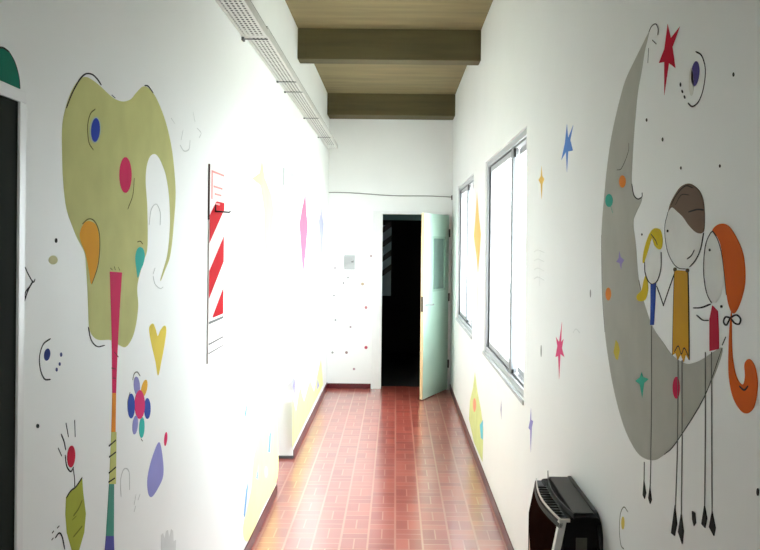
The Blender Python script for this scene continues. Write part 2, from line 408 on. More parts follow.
# extinguisher backing board
a = 3.247; bY = 3.535; zt, zb = 1.962, 1.149
bd = thing('extinguisher_board', 'red and white striped fire extinguisher board with an empty black hook', 'safety sign', (XL, a, zb))
xb = XL + .006
def zpix(y): return EYE - (y - CY) * a / F
M_SIGNW = mat('white_sign_enamel', (240, 232, 228), .6, var=.02, spec=.2)
M_SIGNR = mat('red_sign_enamel', (196, 16, 30), .7, var=.08, spec=.04)
M_SIGNP = mat('faded_red_print', (232, 128, 120), .5)
boxes('board_panel', [(XL + .0005, xb, a, bY, zb, zt)], M_SIGNW, bd, .001)
boxes('board_edge', [(XL + .0005, xb + .001, a - .002, a + .0005, zpix(226), zt)], mat('dark_board_edge', (86, 56, 50), .6), bd)
zlo, zhi = zpix(326), zpix(206)
for t0, t1 in ((222, 250), (278, 306), (334, 362)):
    bm = bmesh.new()
    s = (zpix(0) - zpix(38)) / (bY - a)
    poly = []
    y0_, y1_ = a + .003, bY - .012
    for k in range(13):
        y = y0_ + (y1_ - y0_) * k / 12; poly.append((y, zpix(t1) + s * (y - a)))
    for k in range(12, -1, -1):
        y = y0_ + (y1_ - y0_) * k / 12; poly.append((y, zpix(t0) + s * (y - a)))
    h = 13
    for k in range(12):
        lo0, lo1 = max(zlo, poly[k][1]), max(zlo, poly[k + 1][1])
        hi0, hi1 = min(zhi, poly[25 - k][1]), min(zhi, poly[24 - k][1])
        if hi0 <= lo0 or hi1 <= lo1: continue
        bm.faces.new([bm.verts.new((xb + .0006, y, z)) for y, z in ((poly[k][0], lo0), (poly[k + 1][0], lo1), (poly[k + 1][0], hi1), (poly[k][0], hi0))])
    obj('red_stripe', bm, M_SIGNR, bd, recalc=False)
each('printed_line', [(xb, xb + .0008, a + .03, bY - .02, zt - .03, zt - .022), (xb, xb + .0008, a + .03, a + .05, zt - .14, zt - .03), (xb, xb + .0008, a + .07, bY - .05, zt - .09, zt - .082),
                         (xb, xb + .0008, a + .09, bY - .07, zt - .12, zt - .112), (xb, xb + .0008, a + .1, bY - .1, zt - .16, zt - .152)], M_SIGNP, bd)
each('label_line', [(xb, xb + .0008, a + .01, bY - .01, zpix(331), zpix(328.6)), (xb, xb + .0008, a + .01, bY - .01, zpix(352), zpix(350.6)), (xb, xb + .0008, a + .01, bY - .01, zpix(361), zpix(360))], M_CHAR, bd)
bm = bmesh.new()
hz = zpix(217); hyy = a + .10
tube(bm, [(xb, hyy, hz), (xb + .02, hyy, hz), (xb + .056, hyy + .02, hz - .002), (xb + .06, hyy + .022, hz + .003)], .0034, 8)
tube(bm, [(xb + .002, hyy, hz + .03), (xb + .003, hyy, hz)], .003, 6)
obj('hook', bm, M_BLACK, bd, smooth=True)

# ------------------------------------------------------------------ gas heater on the right wall
hy0, hy1 = 2.405, 2.83
hz0, hz1 = .13, .826
ht = thing('gas_heater', 'black bow-fronted gas wall heater low on the right wall', 'heater', (XR, (hy0 + hy1) / 2, hz0))
def bow(u, base, bulge):                     # plan outline of the front, u 0..1 along the wall
    return XR - base - bulge * math.sin(math.pi * u)
def curved(name, y0, y1, zs, base, bulge, thick, mt, n=16, rows=6):
    """panel that follows the bow and leans back towards the top; zs = (zbottom(u), ztop(u))"""
    bm = bmesh.new(); ring = []
    for k in range(n + 1):
        u = k / n; y = y0 + (y1 - y0) * u; uu = (y - hy0) / (hy1 - hy0)
        za, zb_ = zs[0](u), zs[1](u); lv = [za + (zb_ - za) * q / rows for q in range(rows + 1)]
        x = bow(uu, base, bulge)
        F_ = [bm.verts.new((x - lean(z), y, z)) for z in lv]; B_ = [bm.verts.new((x - lean(z) + thick, y, z)) for z in lv]
        ring.append(F_ + B_[::-1])
    for q, w in zip(ring, ring[1:]):
        L_ = len(q)
        for k in range(L_): bm.faces.new((q[k], q[(k + 1) % L_], w[(k + 1) % L_], w[k]))
    bm.faces.new(ring[0]); bm.faces.new(ring[-1][::-1])
    return obj(name, bm, mt, ht, smooth=False)
def lean(z): return .022 * min(1, max(0, (hz1 - .012 - z) / .11))
c = lambda v: (lambda u: v)
B0, BU = .127, .022
# body: shell behind the front panel, its top falling to the wall with a rounded back corner
prof = [(XR - .001, hz0), (XR - .001, hz1 - .012), (XR - .012, hz1), (XR - .045, hz1 + .002), (XR - B0 + .022, hz1 - .004), (XR - B0 + .012, hz1 - .02), (XR - B0 + .012, hz0)]
bm = bmesh.new(); prism(bm, prof, 'y', hy0 + .004, hy1 - .004); obj('body', bm, M_SATIN, ht, .004)
prof2 = [(hy0 - .018, hz0 - .02)] + [(hy0 - .018 + .08 * (1 - math.cos(q)), hz1 - .075 + .08 * math.sin(q)) for q in [math.radians(15 * k) for k in range(7)]] + [(hy1 + .004, hz1 + .005), (hy1 + .004, hz0 - .02)]
bm = bmesh.new(); prism(bm, prof2, 'x', XR - .014, XR - .0005); obj('back_plate', bm, M_BLACK, ht, .003)
boxes('top_plate', [(XR - .083, XR - .018, hy0 + .03, hy1 - .015, hz1 + .002, hz1 + .007)], M_CHAR, ht, .003)
curved('front_glass', hy0 + .016, hy1 - .012, (lambda u: hz1 - .135 - .42 * max(0, .9 - u) ** 1.2, c(hz1 - .03)), B0, BU, .012, M_GLASSB)
curved('lower_panel', hy0 + .016, hy1 - .012, (c(hz0 + .02), lambda u: hz1 - .135 - .42 * max(0, .9 - u) ** 1.2), B0 - .002, BU, .012, M_BEIGE)
curved('corner_trim', hy0, hy0 + .016, (c(hz0 + .01), c(hz1 - .012)), B0 + .001, BU, .02, M_SILVER, 3)
curved('corner_trim', hy1 - .012, hy1, (c(hz0 + .01), c(hz1 - .012)), B0 + .001, BU, .02, M_BLACK, 3)
curved('top_rail', hy0, hy1, (c(hz1 - .03), c(hz1 - .016)), B0 + .001, BU, .01, M_SATIN)
curved('top_rim', hy0, hy1, (c(hz1 - .010), c(hz1 - .004)), B0 - .001, BU, .004, M_SILVER)
curved('deflector', hy0 + .004, hy1 - .002, (c(hz1 - .004), lambda u: hz1 + .012 + .012 * max(0, u - .93) * 14), B0 - .042, BU, .003, M_BLACK)
grid = curved('top_grille', hy0 + .004, hy1 - .004, (c(hz1 - .016), c(hz1 - .011)), B0 - .004, BU, .036, M_BLACK)
for k in range(13):
    y = hy0 + .02 + k * .026; u = (y - hy0) / (hy1 - hy0); x = bow(u, B0 - .006, BU)
    boxes('grille_bar', [(x, x + .034, y, y + .007, hz1 - .011, hz1 - .006)], M_CHAR, ht)
boxes('side_vent', [(XR - .078, XR - .045, hy0 + .0005, hy0 + .004, hz1 - .3, hz1 - .06)], mat('olive_grey_vent', (62, 64, 52), .6), ht)
boxes('side_cap', [(XR - B0 - .004, XR - B0 + .03, hy0 - .001, hy0 + .006, hz1 - .012, hz1 - .003)], M_SILVER, ht)
bm = bmesh.new(); tube(bm, [(bow(.85, B0, BU), hy0 + .306, .47), (bow(.85, B0, BU) - .022, hy0 + .306, .47)], .017, 14); obj('control_knob', bm, M_BLACK, ht)
boxes('gas_pipe', [(XR - .05, XR - .036, hy1 - .09, hy1 - .076, .0, hz0)], M_ALU, ht)

# ------------------------------------------------------------------ wall paintings
def smooth_closed(p, n=5):
    out = []; L = len(p)
    for i in range(L):
        a, b, c_, d = (Vector(p[(i + k - 1) % L]) for k in range(4))
        for k in range(n):
            t = k / n
            out.append(.5 * ((2 * b) + (c_ - a) * t + (2 * a - 5 * b + 4 * c_ - d) * t * t + (3 * b - a - 3 * c_ + d) * t ** 3))
    return out
def smooth_open(p, n=5):
    p = [Vector(q) for q in p]
    if len(p) < 3: return p
    q = [p[0] * 2 - p[1]] + p + [p[-1] * 2 - p[-2]]; out = []
    for i in range(1, len(q) - 2):
        a, b, c_, d = q[i - 1:i + 3]
        for k in range(n):
            t = k / n
            out.append(.5 * ((2 * b) + (c_ - a) * t + (2 * a - 5 * b + 4 * c_ - d) * t * t + (3 * b - a - 3 * c_ + d) * t ** 3))
    return out + [p[-1]]
def E(cx, cy, rx, ry, tilt=0):
    t = math.radians(tilt)
    return ('poly', [(cx + rx * math.cos(q) * math.cos(t) - ry * math.sin(q) * math.sin(t), cy + rx * math.cos(q) * math.sin(t) + ry * math.sin(q) * math.cos(t))
                     for q in [2 * math.pi * k / 22 for k in range(22)]])
def P(*pts): return ('poly', list(pts))
def C(*pts): return ('poly', smooth_closed(pts))
def Ln(w, *pts): return ('line', smooth_open(pts), w)
def decal(name, side, rgb, layer, shapes, parent=None):
    """paint on the wall: each shape is laid out on the wall plane, strokes have their own width in metres"""
    fn, nrm = SIDE[side]; off = nrm * (.0006 + .0004 * layer)
    up = Vector((0, 0, 1)); bm = bmesh.new()
    for s in shapes:
        if s[0] == 'poly':
            p3 = [fn(*q) + off for q in s[1]]
            vs = [bm.verts.new(p) for p in p3]
            for tri in tessellate_polygon([p3]):
                try: f = bm.faces.new([vs[i] for i in tri])
                except ValueError: continue
        else:
            p3 = [fn(*q) + off for q in s[1]]; w = s[2] * .29; pr = None
            for i, p in enumerate(p3):
                t = (p3[min(i + 1, len(p3) - 1)] - p3[max(i - 1, 0)])
                if t.length < 1e-7: continue
                n = nrm.cross(t.normalized()) * w * (.55 if i in (0, len(p3) - 1) else 1)
                cur = (bm.verts.new(p + n), bm.verts.new(p - n))
                if pr: bm.faces.new((pr[0], pr[1], cur[1], cur[0]))
                pr = cur
    bm.normal_update()
    for f in bm.faces:
        if f.normal.dot(nrm) < 0: f.normal_flip()
    # a skin of paint: the film reaches back to the plaster
    g = bmesh.ops.extrude_face_region(bm, geom=bm.faces[:])
    bmesh.ops.translate(bm, vec=-off - nrm * .0001, verts=[v for v in g['geom'] if isinstance(v, bmesh.types.BMVert)])
    bmesh.ops.recalc_face_normals(bm, faces=bm.faces)
    return obj(name, bm, paint_mat(rgb), parent, recalc=False)
def painting(name, side, label, parts, group=None, cat='wall painting'):
    if len(parts) == 1 and len(parts[0][3]) == 1:
        pn, rgb, ly, sh = parts[0]
        return tag(decal(name, side, rgb, ly, sh), label, cat, group)
    q = parts[0][3][0][1]; fn = SIDE[side][0]
    cxm = sum(p[0] for p in q) / len(q); by = max(p[1] for p in q)
    root = thing(name, label, cat, fn(cxm, by), group)
    for pn, rgb, ly, sh in parts:
        for s in sh:
            leg = s[0] == 'line' and s[2] == .0035          # the long thin pencil legs are greyer than the other strokes
            decal('leg' if leg else pn, side, (112, 112, 106) if leg else rgb, ly, [s], root)
    return root
INK = (42, 42, 40); GINK = (122, 122, 116); PALE = (204, 206, 203)
GREEN = (206, 206, 136); PINK = (220, 16, 92); ORANGE = (236, 166, 26); TURQ = (54, 190, 178); BLUE = (22, 62, 182); LAV = (150, 148, 206)

# --- left wall
body = C((62, 150), (62, 130), (63.6, 116), (68, 100), (73.6, 87), (80, 79), (86, 77), (93.6, 81), (101, 87), (110, 95.5), (117, 100), (124, 101.5), (131, 99), (136, 93), (142, 87), (147, 87),
         (153, 93), (158, 102), (163.6, 116), (168, 131), (172, 151), (174.5, 174.5), (175.5, 196), (173.6, 224), (172, 242), (169.5, 258), (165, 270), (161, 280), (160.5, 279), (164, 267), (167, 256),
         (169, 240), (170, 220), (169, 196), (166, 176), (162, 164), (158, 156.5), (154, 154), (149.5, 157), (146.4, 167), (145.5, 182), (147, 205), (147.6, 233), (147, 250), (144, 260), (139.7, 274),
         (137, 288), (138, 305.5), (136, 323.6), (132, 338), (125.5, 347), (118, 344.5), (110, 340), (99, 340), (92.7, 336), (89, 327), (88, 305), (87.3, 287), (86, 268), (84.5, 253), (77, 238),
         (72, 225.5), (67, 211), (64.5, 196), (62.7, 174.5))
eleph = painting('painted_elephant', 'L', 'big olive green elephant painted on the left wall with blue and pink spots', [
    ('body', GREEN, 0, [body]),
    ('blue_spot_halo', (188, 206, 178), 1, [E(95, 130, 5.7, 13.5, 3)]),
    ('blue_spot', BLUE, 2, [E(95, 130, 4.4, 12, 3)]),
    ('pink_spot', PINK, 1, [E(125.2, 175, 6.2, 18)]),
    ('ear', ORANGE, 1, [C((89, 221), (95, 224), (98, 232), (99, 245), (98, 260), (95, 273), (91, 284), (88.5, 270), (85, 253), (80, 240), (80, 231), (84, 223))]),
    ('ear', TURQ, 1, [C((139.5, 247), (143, 249), (144.5, 256), (143, 264), (140, 271), (137.5, 278), (136, 268), (135, 258), (136.5, 250))]),
    ('trunk_top', PINK, 1, [P((109.5, 271.5), (121.7, 272.5), (119.4, 310), (117.3, 350), (115.8, 393), (112.2, 393), (111.8, 350), (110.6, 310))]),
    ('trunk_band', (240, 146, 40), 1, [P((112.2, 393), (115.8, 393), (115.3, 432), (111.3, 432))]),
    ('trunk_band', (200, 202, 120), 1, [P((111.3, 432), (116.2, 432), (115.6, 484), (109, 484))]),
    ('trunk_band', (76, 148, 130), 1, [P((109, 484), (113.8, 484), (113.6, 536), (105.8, 536))]),
    ('foot', (84, 86, 160), 1, [P((105.8, 536), (113.6, 536), (114.2, 562), (103.6, 562))]),
    ('outline', INK, 2, [Ln(.006, (66, 108), (71, 95), (76, 85), (81, 77.5), (86, 73.7), (92, 74.5), (97, 79), (101, 85)), Ln(.007, (144.5, 85.5), (148, 86.3), (153, 93)), Ln(.005, (111.5, 95), (115, 98)),
                         Ln(.005, (88, 327), (91, 340), (97, 346.5), (104.5, 345.3))]),
    ('brown_line', (106, 104, 46), 2, [Ln(.005, (95, 109), (90, 114), (87.3, 126), (88.5, 142), (93, 150)), Ln(.004, (134, 178), (132.5, 195), (127.5, 209)), Ln(.005, (82, 224), (88, 219), (94, 221), (98.5, 231), (99.5, 246), (97.5, 266), (91.5, 284)),
                                       Ln(.005, (137, 242), (140, 241.3), (142.5, 244)), Ln(.004, (110, 268), (112, 270)), Ln(.004, (114, 266.5), (115, 270)), Ln(.004, (118, 267), (119.5, 270.5))]),
    ('trunk_tick', INK, 2, [Ln(.013, (108.7, 446), (115.5, 440)), Ln(.013, (109, 457), (115.5, 452)), Ln(.013, (108.7, 473), (115.5, 467)), Ln(.013, (108.5, 482), (114.5, 478)),
                            Ln(.006, (114, 352), (118, 357)), Ln(.006, (111.5, 368), (115, 369)), Ln(.006, (112.5, 378), (115, 378.5))]),
    ('tail', PALE, 1, [Ln(.005, (153, 276), (155, 284), (160, 288.5), (163, 287)), Ln(.005, (155, 268), (153, 274)), Ln(.004, (149, 225), (151, 210), (156, 204), (160, 212), (160, 225))]),
])
painting('painted_heart', 'L', 'tall yellow heart painted right of the elephant trunk', [('heart', (240, 214, 84), 0, [C((149, 329), (152.7, 323.5), (155.5, 329), (157.6, 336), (160.5, 330), (164.5, 325.5), (166.2, 330), (164.5, 344), (161.5, 360), (158, 375.5), (155.5, 362), (151.8, 346))])])
painting('painted_flower', 'L', 'flower with pink centre and blue and lavender petals painted beside the elephant trunk', [
    ('flower_centre', (226, 50, 116), 2, [E(139.5, 404.5, 5, 14.5)]),
    ('petal', LAV, 1, [E(136.7, 386, 3, 9.5, -4)]), ('petal', (240, 180, 60), 1, [E(144, 388.5, 2.8, 9, 12)]), ('petal', (54, 84, 176), 1, [E(131, 406, 3.6, 12.5)]),
    ('petal', (54, 84, 176), 1, [E(147.2, 408.5, 3.2, 10.5)]), ('petal', LAV, 1, [E(135, 425, 2.6, 9.5, 5)]), ('petal', TURQ, 1, [E(141.7, 427.5, 2.6, 10.5, 2)]),
    ('outline', GINK, 1, [Ln(.006, (132.5, 380), (134, 374), (137, 372), (140, 376)), Ln(.005, (130, 392), (127.5, 402), (128.5, 414)), Ln(.007, (141, 439), (142.5, 441))])])
painting('painted_drop', 'L', 'lavender leaf shape painted low on the left wall right of the flower', [('drop', (148, 148, 208), 0, [C((159, 442), (162.7, 459), (163, 476), (158, 488), (151.6, 497), (148, 492.6), (147.4, 478), (151.6, 459))])])
painting('painted_petal', 'L', 'tiny pink drop painted above the lavender leaf shape', [('petal', PINK, 0, [E(165.6, 439, 1.5, 7, 5)])])
painting('painted_sprout', 'L', 'olive leaf plant with a red bud painted at the lower left wall', [
    ('leaf', (170, 176, 66), 0, [P((82, 478), (83, 492.6), (85.7, 513.7), (84, 532.6), (79, 550), (75, 557), (71.6, 550), (66.7, 532.6), (65.3, 513.7), (66, 497), (70.5, 491.6), (75.8, 487))]),
    ('bud', (206, 20, 60), 1, [E(71, 456.5, 3.9, 11, 3)]),
    ('leaf_vein', (120, 126, 44), 1, [Ln(.008, (73, 516), (78, 509), (82, 500)), Ln(.007, (73, 537), (78, 531), (82, 526)), Ln(.006, (72, 520), (76, 516))]),
    ('outline', INK, 1, [Ln(.006, (66, 498), (70.5, 491), (76, 486.5), (82, 477.5)), Ln(.004, (73, 468), (74.3, 478), (74.6, 488)), Ln(.006, (65, 455), (66.5, 466), (70.5, 471.5), (73.5, 467)),
                         Ln(.006, (58, 448), (61.5, 456)), Ln(.006, (61, 434), (64, 442), (65.5, 450)), Ln(.006, (65.8, 423), (68.3, 437)), Ln(.006, (74.5, 420), (75, 437)),
                         Ln(.006, (55, 538), (59, 533), (62, 537), (64.5, 549)), Ln(.007, (57, 528), (59, 526)), Ln(.007, (52, 533), (53.5, 531)), Ln(.006, (51.5, 540), (53, 538))])])
painting('painted_smile', 'L', 'curved line face with a dark blue eye painted near the left doorway', [
    ('eye', (38, 56, 130), 0, [E(47, 354.6, 3, 6.2, 8)]),
    ('outline', INK, 0, [Ln(.006, (50.5, 338.5), (43, 344.5), (39.4, 357), (40.4, 370), (44.5, 379), (50.5, 379.5))]),
    ('freckle', (70, 80, 130), 0, [E(61, 354.6, 1.1, 2.2), E(59.6, 364, 1, 1.8), E(56.6, 369.6, 1, 2)])])
painting('painted_bow', 'L', 'scribbled black bow painted beside the left door casing', [('stroke', INK, 0, [Ln(.005, (25, 267), (28, 274), (33, 282), (35, 279)), Ln(.007, (24, 302), (28, 290), (33, 281)), Ln(.005, (24.5, 300), (25.5, 292), (31, 285))])])
painting('painted_arch', 'L', 'dark teal dome painted above the left doorway', [
    ('dome', (8, 116, 92), 0, [P((-24, 69.6), (-21, 60), (-15, 52), (-7, 48.5), (2, 48), (9, 52), (14.5, 62), (18.5, 76), (19.6, 89), (0, 80.3))]),
    ('outline', INK, 1, [Ln(.006, (-6, 49), (2, 47.5), (9, 52)), Ln(.003, (9, 52), (14.5, 62), (18.5, 76), (19.8, 89))])])
painting('painted_dot', 'L', 'small black dot painted left of the elephant', [('dot', INK, 0, [E(56, 240.5, 1.3, 2.4)])])
painting('painted_dot', 'L', 'small dark dot painted below the curved face on the left wall', [('dot', INK, 0, [E(37.6, 426, 1.5, 2.2)])])
painting('painted_spot', 'L', 'pale yellow spot painted left of the elephant orange ear', [('spot', (222, 220, 170), 0, [E(53, 260, 4.5, 4.5)])])
painting('painted_scribble', 'L', 'faint grey scribbles drawn between the elephant and the striped board', [('stroke', PALE, 0, [
    Ln(.008, (180, 145), (184, 151), (189, 149), (190, 140)), Ln(.006, (171, 118), (175, 124)), Ln(.007, (183, 130), (181, 140)), Ln(.006, (193, 112), (195, 122)), Ln(.006, (197, 128), (201, 133), (199, 138))])])
painting('painted_loop', 'L', 'faint grey loop drawn beside the foot of the elephant trunk', [('stroke', (196, 197, 194), 0, [
    Ln(.006, (121, 497), (120.5, 480), (124, 469), (129, 472), (129.5, 490)), Ln(.006, (134, 505), (136, 494)), Ln(.006, (138, 500), (140, 494)), Ln(.005, (134, 512), (135.5, 506))])])
painting('painted_hand', 'L', 'grey brushed hand print near the bottom of the left wall', [('print', (214, 215, 212), 0, [P((161, 560), (161, 535), (163, 533), (164.5, 539), (166, 531), (168, 530), (169, 538), (171, 529), (173, 531), (173.5, 541), (176, 540), (175, 560))])])
painting('painted_tree', 'L', 'pale yellow pointed tree painted high on the left wall beyond the striped board', [('tree', (242, 246, 150), 0, [P((262, 158), (264.5, 177), (271, 193.6), (274, 210), (272.5, 224), (270, 237), (266, 253.5), (264, 240), (264.5, 212.7), (260.5, 185.5), (252, 178.6), (259.6, 173))])])
painting('painted_shrub', 'L', 'yellow and blue painted patch at the foot of the left wall before the recess', [
    ('patch', (244, 236, 172), 0, [C((277, 385), (277.4, 430), (277.4, 478), (263, 508), (248, 541), (243, 528), (251, 490), (254, 456), (262, 430), (268, 405))]),
    ('streak', (120, 165, 205), 1, [P((248.5, 480), (245, 518), (243.5, 515), (246, 490)), P((271.5, 428), (270, 453), (267.8, 452), (269, 436)), P((247.5, 400), (246, 418), (244.5, 414)), P((258.5, 464), (257.5, 480), (256, 478))]),
    ('blot', (246, 218, 204), 1, [E(266, 472, 1.6, 6)])])
painting('painted_star', 'L', 'long pink star painted on the left wall past the recess', [('star', (232, 112, 142), 0, [P((305.4, 193.6), (306.3, 212), (307.8, 226), (306.6, 240), (305.6, 252), (303, 276), (301.3, 251), (299.4, 224), (302, 209))])])
painting('painted_star', 'L', 'thin pale lavender star nearest the end of the left wall', [('star', (166, 166, 186), 0, [P((321, 202), (322, 215), (323.6, 224), (322.5, 240), (321.7, 267), (320.4, 240), (318.6, 221), (320.4, 214))])])
painting('painted_meadow', 'L', 'yellow green grass painted at the foot of the left wall beyond the recess', [
    ('grass', (224, 232, 162), 0, [P((292.5, 448), (292.5, 396), (296, 412), (300, 386), (304, 402), (310, 380), (314, 392), (318, 372), (321, 358), (323, 384.5))]),
    ('streak', (160, 156, 214), 1, [P((294, 376), (295.5, 384), (294.5, 396), (293, 386)), P((317.5, 378), (319, 386), (317, 390))])])

# --- right wall
moon = painting('painted_moon', 'R', 'large grey crescent moon painted on the right wall', [
    ('crescent', (180, 180, 170), 0, [('poly', smooth_closed([(649, 32), (642.7, 44.5), (633.6, 62.7), (626, 79), (621, 95.5), (615.5, 118), (611, 140), (607, 169), (604.2, 198), (602, 225), (601.5, 250), (602.4, 291), (605, 332), (609, 362),
        (613, 385), (618.6, 408.7), (626, 431.6), (636, 450.7), (645, 458.5), (655, 460), (664.4, 454.5), (676, 443), (689, 424), (704.5, 397), (718, 366.7), (722.5, 348), (712.8, 352.5), (702, 359.5), (693.7, 363), (685.5, 363.5), (673, 355.5), (663, 342), (653, 327), (645, 305),
        (639, 280), (636, 245), (633.4, 223), (636, 213.6), (641, 203), (642, 197), (637.7, 198.5), (634, 195.5), (632, 186), (632, 172.7), (633.6, 142), (635.5, 118), (638, 92), (642, 70), (644.7, 52), (648, 38)], 4))]),
    ('spot', (232, 140, 50), 1, [E(622.7, 181.5, 3.4, 6.2)]), ('spot', (62, 170, 150), 1, [E(609.3, 200.5, 3.8, 6.5), Ln(.006, (611, 206), (613, 213))]),
    ('spot', (150, 138, 196), 1, [P((619.5, 251), (621, 257), (624.5, 260), (622, 264), (621.5, 270), (619.8, 263), (616.5, 262), (619, 258))]),
    ('spot', (232, 140, 50), 1, [E(608.6, 294, 2.8, 6.5)]), ('spot', (206, 186, 70), 1, [P((616, 340), (618.4, 343), (620, 350), (618.2, 360), (616, 359), (613.8, 352), (615, 346))]),
    ('spot', (62, 176, 150), 1, [P((642, 372), (643.5, 377), (649, 379), (644.5, 383), (642.5, 398), (640, 384), (635.5, 381), (640, 377.5))]),
    ('spot', (204, 24, 76), 1, [E(676.6, 387.7, 3.6, 11)]),
    ('outline', INK, 1, [Ln(.004, (649, 32), (652, 26), (656, 24), (658.3, 29), (658, 35)), Ln(.006, (652.5, 40), (656.5, 44)), Ln(.003, (648.8, 48), (648, 63)), Ln(.005, (632, 184), (634, 195), (638, 199), (642, 197), (642.3, 192.5)),
                         Ln(.003, (629, 143), (628.5, 152), (622, 168), (617, 170)), Ln(.003, (639, 280), (641, 290)), Ln(.003, (601.6, 235), (602.4, 291), (605, 332)), Ln(.003, (664.5, 454.5), (676, 443), (704.5, 397), (722.5, 348)), Ln(.007, (722.5, 345), (726, 337))])])
SKIN = (241, 242, 238)
painting('painted_girl', 'R', 'small yellow-haired child with a blue dress painted on the moon, leftmost of the three', [
    ('face', SKIN, 1, [E(653.3, 262, 8, 22)]),
    ('hair', (222, 196, 26), 2, [C((643, 262), (644, 252), (647, 241), (650.5, 232.7), (655, 228.3), (660.5, 230), (662.8, 239), (662, 247), (659.5, 249.5), (655, 245.5), (652.2, 238), (650.5, 244), (647.7, 253.6), (644.6, 262)),
                                 C((646, 276), (648, 283), (648, 292), (645, 300), (639, 301), (637, 296), (642, 290), (644, 281))]),
    ('dress', (30, 70, 168), 2, [P((651, 284), (656.2, 283), (655.2, 305), (654, 325), (650.6, 325), (651, 305))]),
    ('outline', INK, 3, [Ln(.003, (645, 262), (645.3, 272), (648.5, 281), (653, 284), (658, 280), (661.3, 268), (661.5, 252)), Ln(.003, (657, 286), (661, 297), (664, 306)), Ln(.005, (651.5, 234), (656, 240), (658, 245)), Ln(.0035, (651.8, 326), (652, 400), (651, 468), (650.3, 490)), Ln(.0035, (644.6, 462), (644.3, 486))]),
    ('shoe', INK, 3, [P((644.2, 480), (646.4, 493), (645, 499), (643.2, 495)), P((650.3, 486), (652, 500), (650.5, 504), (648.8, 498))])])
painting('painted_boy', 'R', 'tallest painted child on the moon with brown hair and an ochre tunic', [
    ('face', SKIN, 1, [C((671, 203), (678, 195), (690, 192), (701, 203), (704, 222), (703, 236), (699.5, 251), (694, 262), (686, 268), (678, 267.5), (671, 259), (666.5, 244), (665.2, 226))]),
    ('hair', (122, 100, 84), 2, [C((668.6, 212), (671, 203), (676, 193.6), (681, 187), (688, 183.6), (694, 185.5), (700.5, 192), (704, 203), (705, 220), (703.6, 232), (698, 233), (692.7, 229), (688, 223.6), (683.5, 217), (677.7, 211.5), (673, 207.5), (670.5, 209))]),
    ('tunic', (214, 160, 28), 2, [P((675, 270), (688.2, 271), (689, 310), (689.4, 360), (686, 354), (684, 362), (681, 354), (678, 360), (676, 353), (672.6, 355), (673.6, 310))]),
    ('outline', INK, 3, [Ln(.003, (668.6, 212), (665.2, 228), (667.5, 249), (673, 262), (679, 268), (686, 269)), Ln(.003, (704, 233), (701, 249), (696, 260), (690, 267)), Ln(.005, (687.7, 259), (692, 255.5), (695, 250)), Ln(.004, (673, 355), (673.8, 310), (675, 270)), Ln(.004, (688.4, 271), (689.2, 310), (689.6, 360)),
                         Ln(.003, (675, 273), (669, 290), (663.5, 306)), Ln(.006, (689, 212), (698, 209.5), (704.5, 210)), Ln(.004, (672, 205), (677, 195), (686, 186), (694, 188)), Ln(.003, (676, 205), (682, 195), (690, 195)), Ln(.0035, (678.6, 360), (678, 440), (675.8, 508)), Ln(.0035, (682.5, 360), (682.5, 440), (681.6, 518)),
                         Ln(.005, (675, 352), (679, 346), (682, 354), (685, 348), (689, 356))]),
    ('eye', INK, 3, [E(668.2, 231, .9, 1.4)]), ('button', (96, 88, 60), 3, [E(675.4, 269.5, 1.5, 2), E(687.8, 270.5, 1.5, 2)]),
    ('shoe', INK, 3, [P((675.4, 505), (677.4, 524), (675, 536), (671.6, 533)), P((681.6, 513), (684, 531), (682.6, 544), (678.6, 532))])])
painting('painted_girl', 'R', 'red-haired painted child with a long orange ponytail and red dress, rightmost on the moon', [
    ('face', SKIN, 1, [E(714.5, 267, 10, 36)]),
    ('hair', (224, 98, 12), 2, [C((712.7, 231), (717, 225.5), (723.6, 223.6), (730, 227), (736, 236), (742, 249), (745, 263.6), (745.3, 283.6), (741.5, 300), (736, 312), (732, 312), (728, 300), (726, 281), (724.5, 268), (722.8, 254), (720.5, 243), (717, 235.5))]),
    ('ponytail', (224, 98, 12), 2, [C((732, 312), (732, 338), (733, 357.4), (736, 374), (740, 382.5), (744, 384), (745.6, 376), (745.2, 364), (749.7, 359), (755, 365.6), (757.8, 380), (757.3, 394), (753.8, 408), (747, 413.5), (740, 409), (733, 395.7), (729.2, 374), (729.2, 346.5), (730.3, 324.6))]),
    ('dress', (196, 16, 56), 2, [P((712.8, 305.5), (718, 311), (719, 330), (719.2, 349), (710, 351), (710, 319))]),
    ('outline', INK, 3, [Ln(.004, (717, 236), (712.7, 231.5), (707, 242), (704.7, 256), (704.4, 275), (707, 292), (712, 303)), Ln(.003, (713, 231), (718, 239), (722, 252), (724.5, 270), (727, 295)), Ln(.005, (693.7, 308), (702, 307.5), (711, 304)), Ln(.004, (697, 315), (703, 320), (709, 320.5)),
                         Ln(.005, (731, 318), (726, 317), (724, 322), (727, 325), (731, 318), (737, 315), (741, 319), (739.5, 324), (735, 323), (731, 318)), Ln(.006, (740, 386), (745, 390), (749, 386)), Ln(.0035, (705.8, 352), (705.8, 430), (705, 508)), Ln(.0035, (712, 352), (712.2, 430), (712.5, 514))]),
    ('eye', INK, 3, [E(710.4, 250, .9, 1.4), E(721.8, 306.5, .9, 1.4)]),
    ('shoe', INK, 3, [P((705, 505), (707.4, 518), (705.6, 528), (702, 524)), P((712.6, 511), (716, 528), (714.4, 536), (709.6, 527)), P((692.6, 511), (695.5, 513), (696.2, 523), (694.4, 526), (692.8, 519))])])
painting('painted_star', 'R', 'dark red pointed star painted at the top right beside the moon tip', [('star', (196, 18, 52), 0, [P((667.8, 24), (671, 38), (680, 26.5), (672.6, 47), (675.5, 68), (669, 63), (664.4, 95), (664.4, 62), (659, 63), (664.5, 49))])])
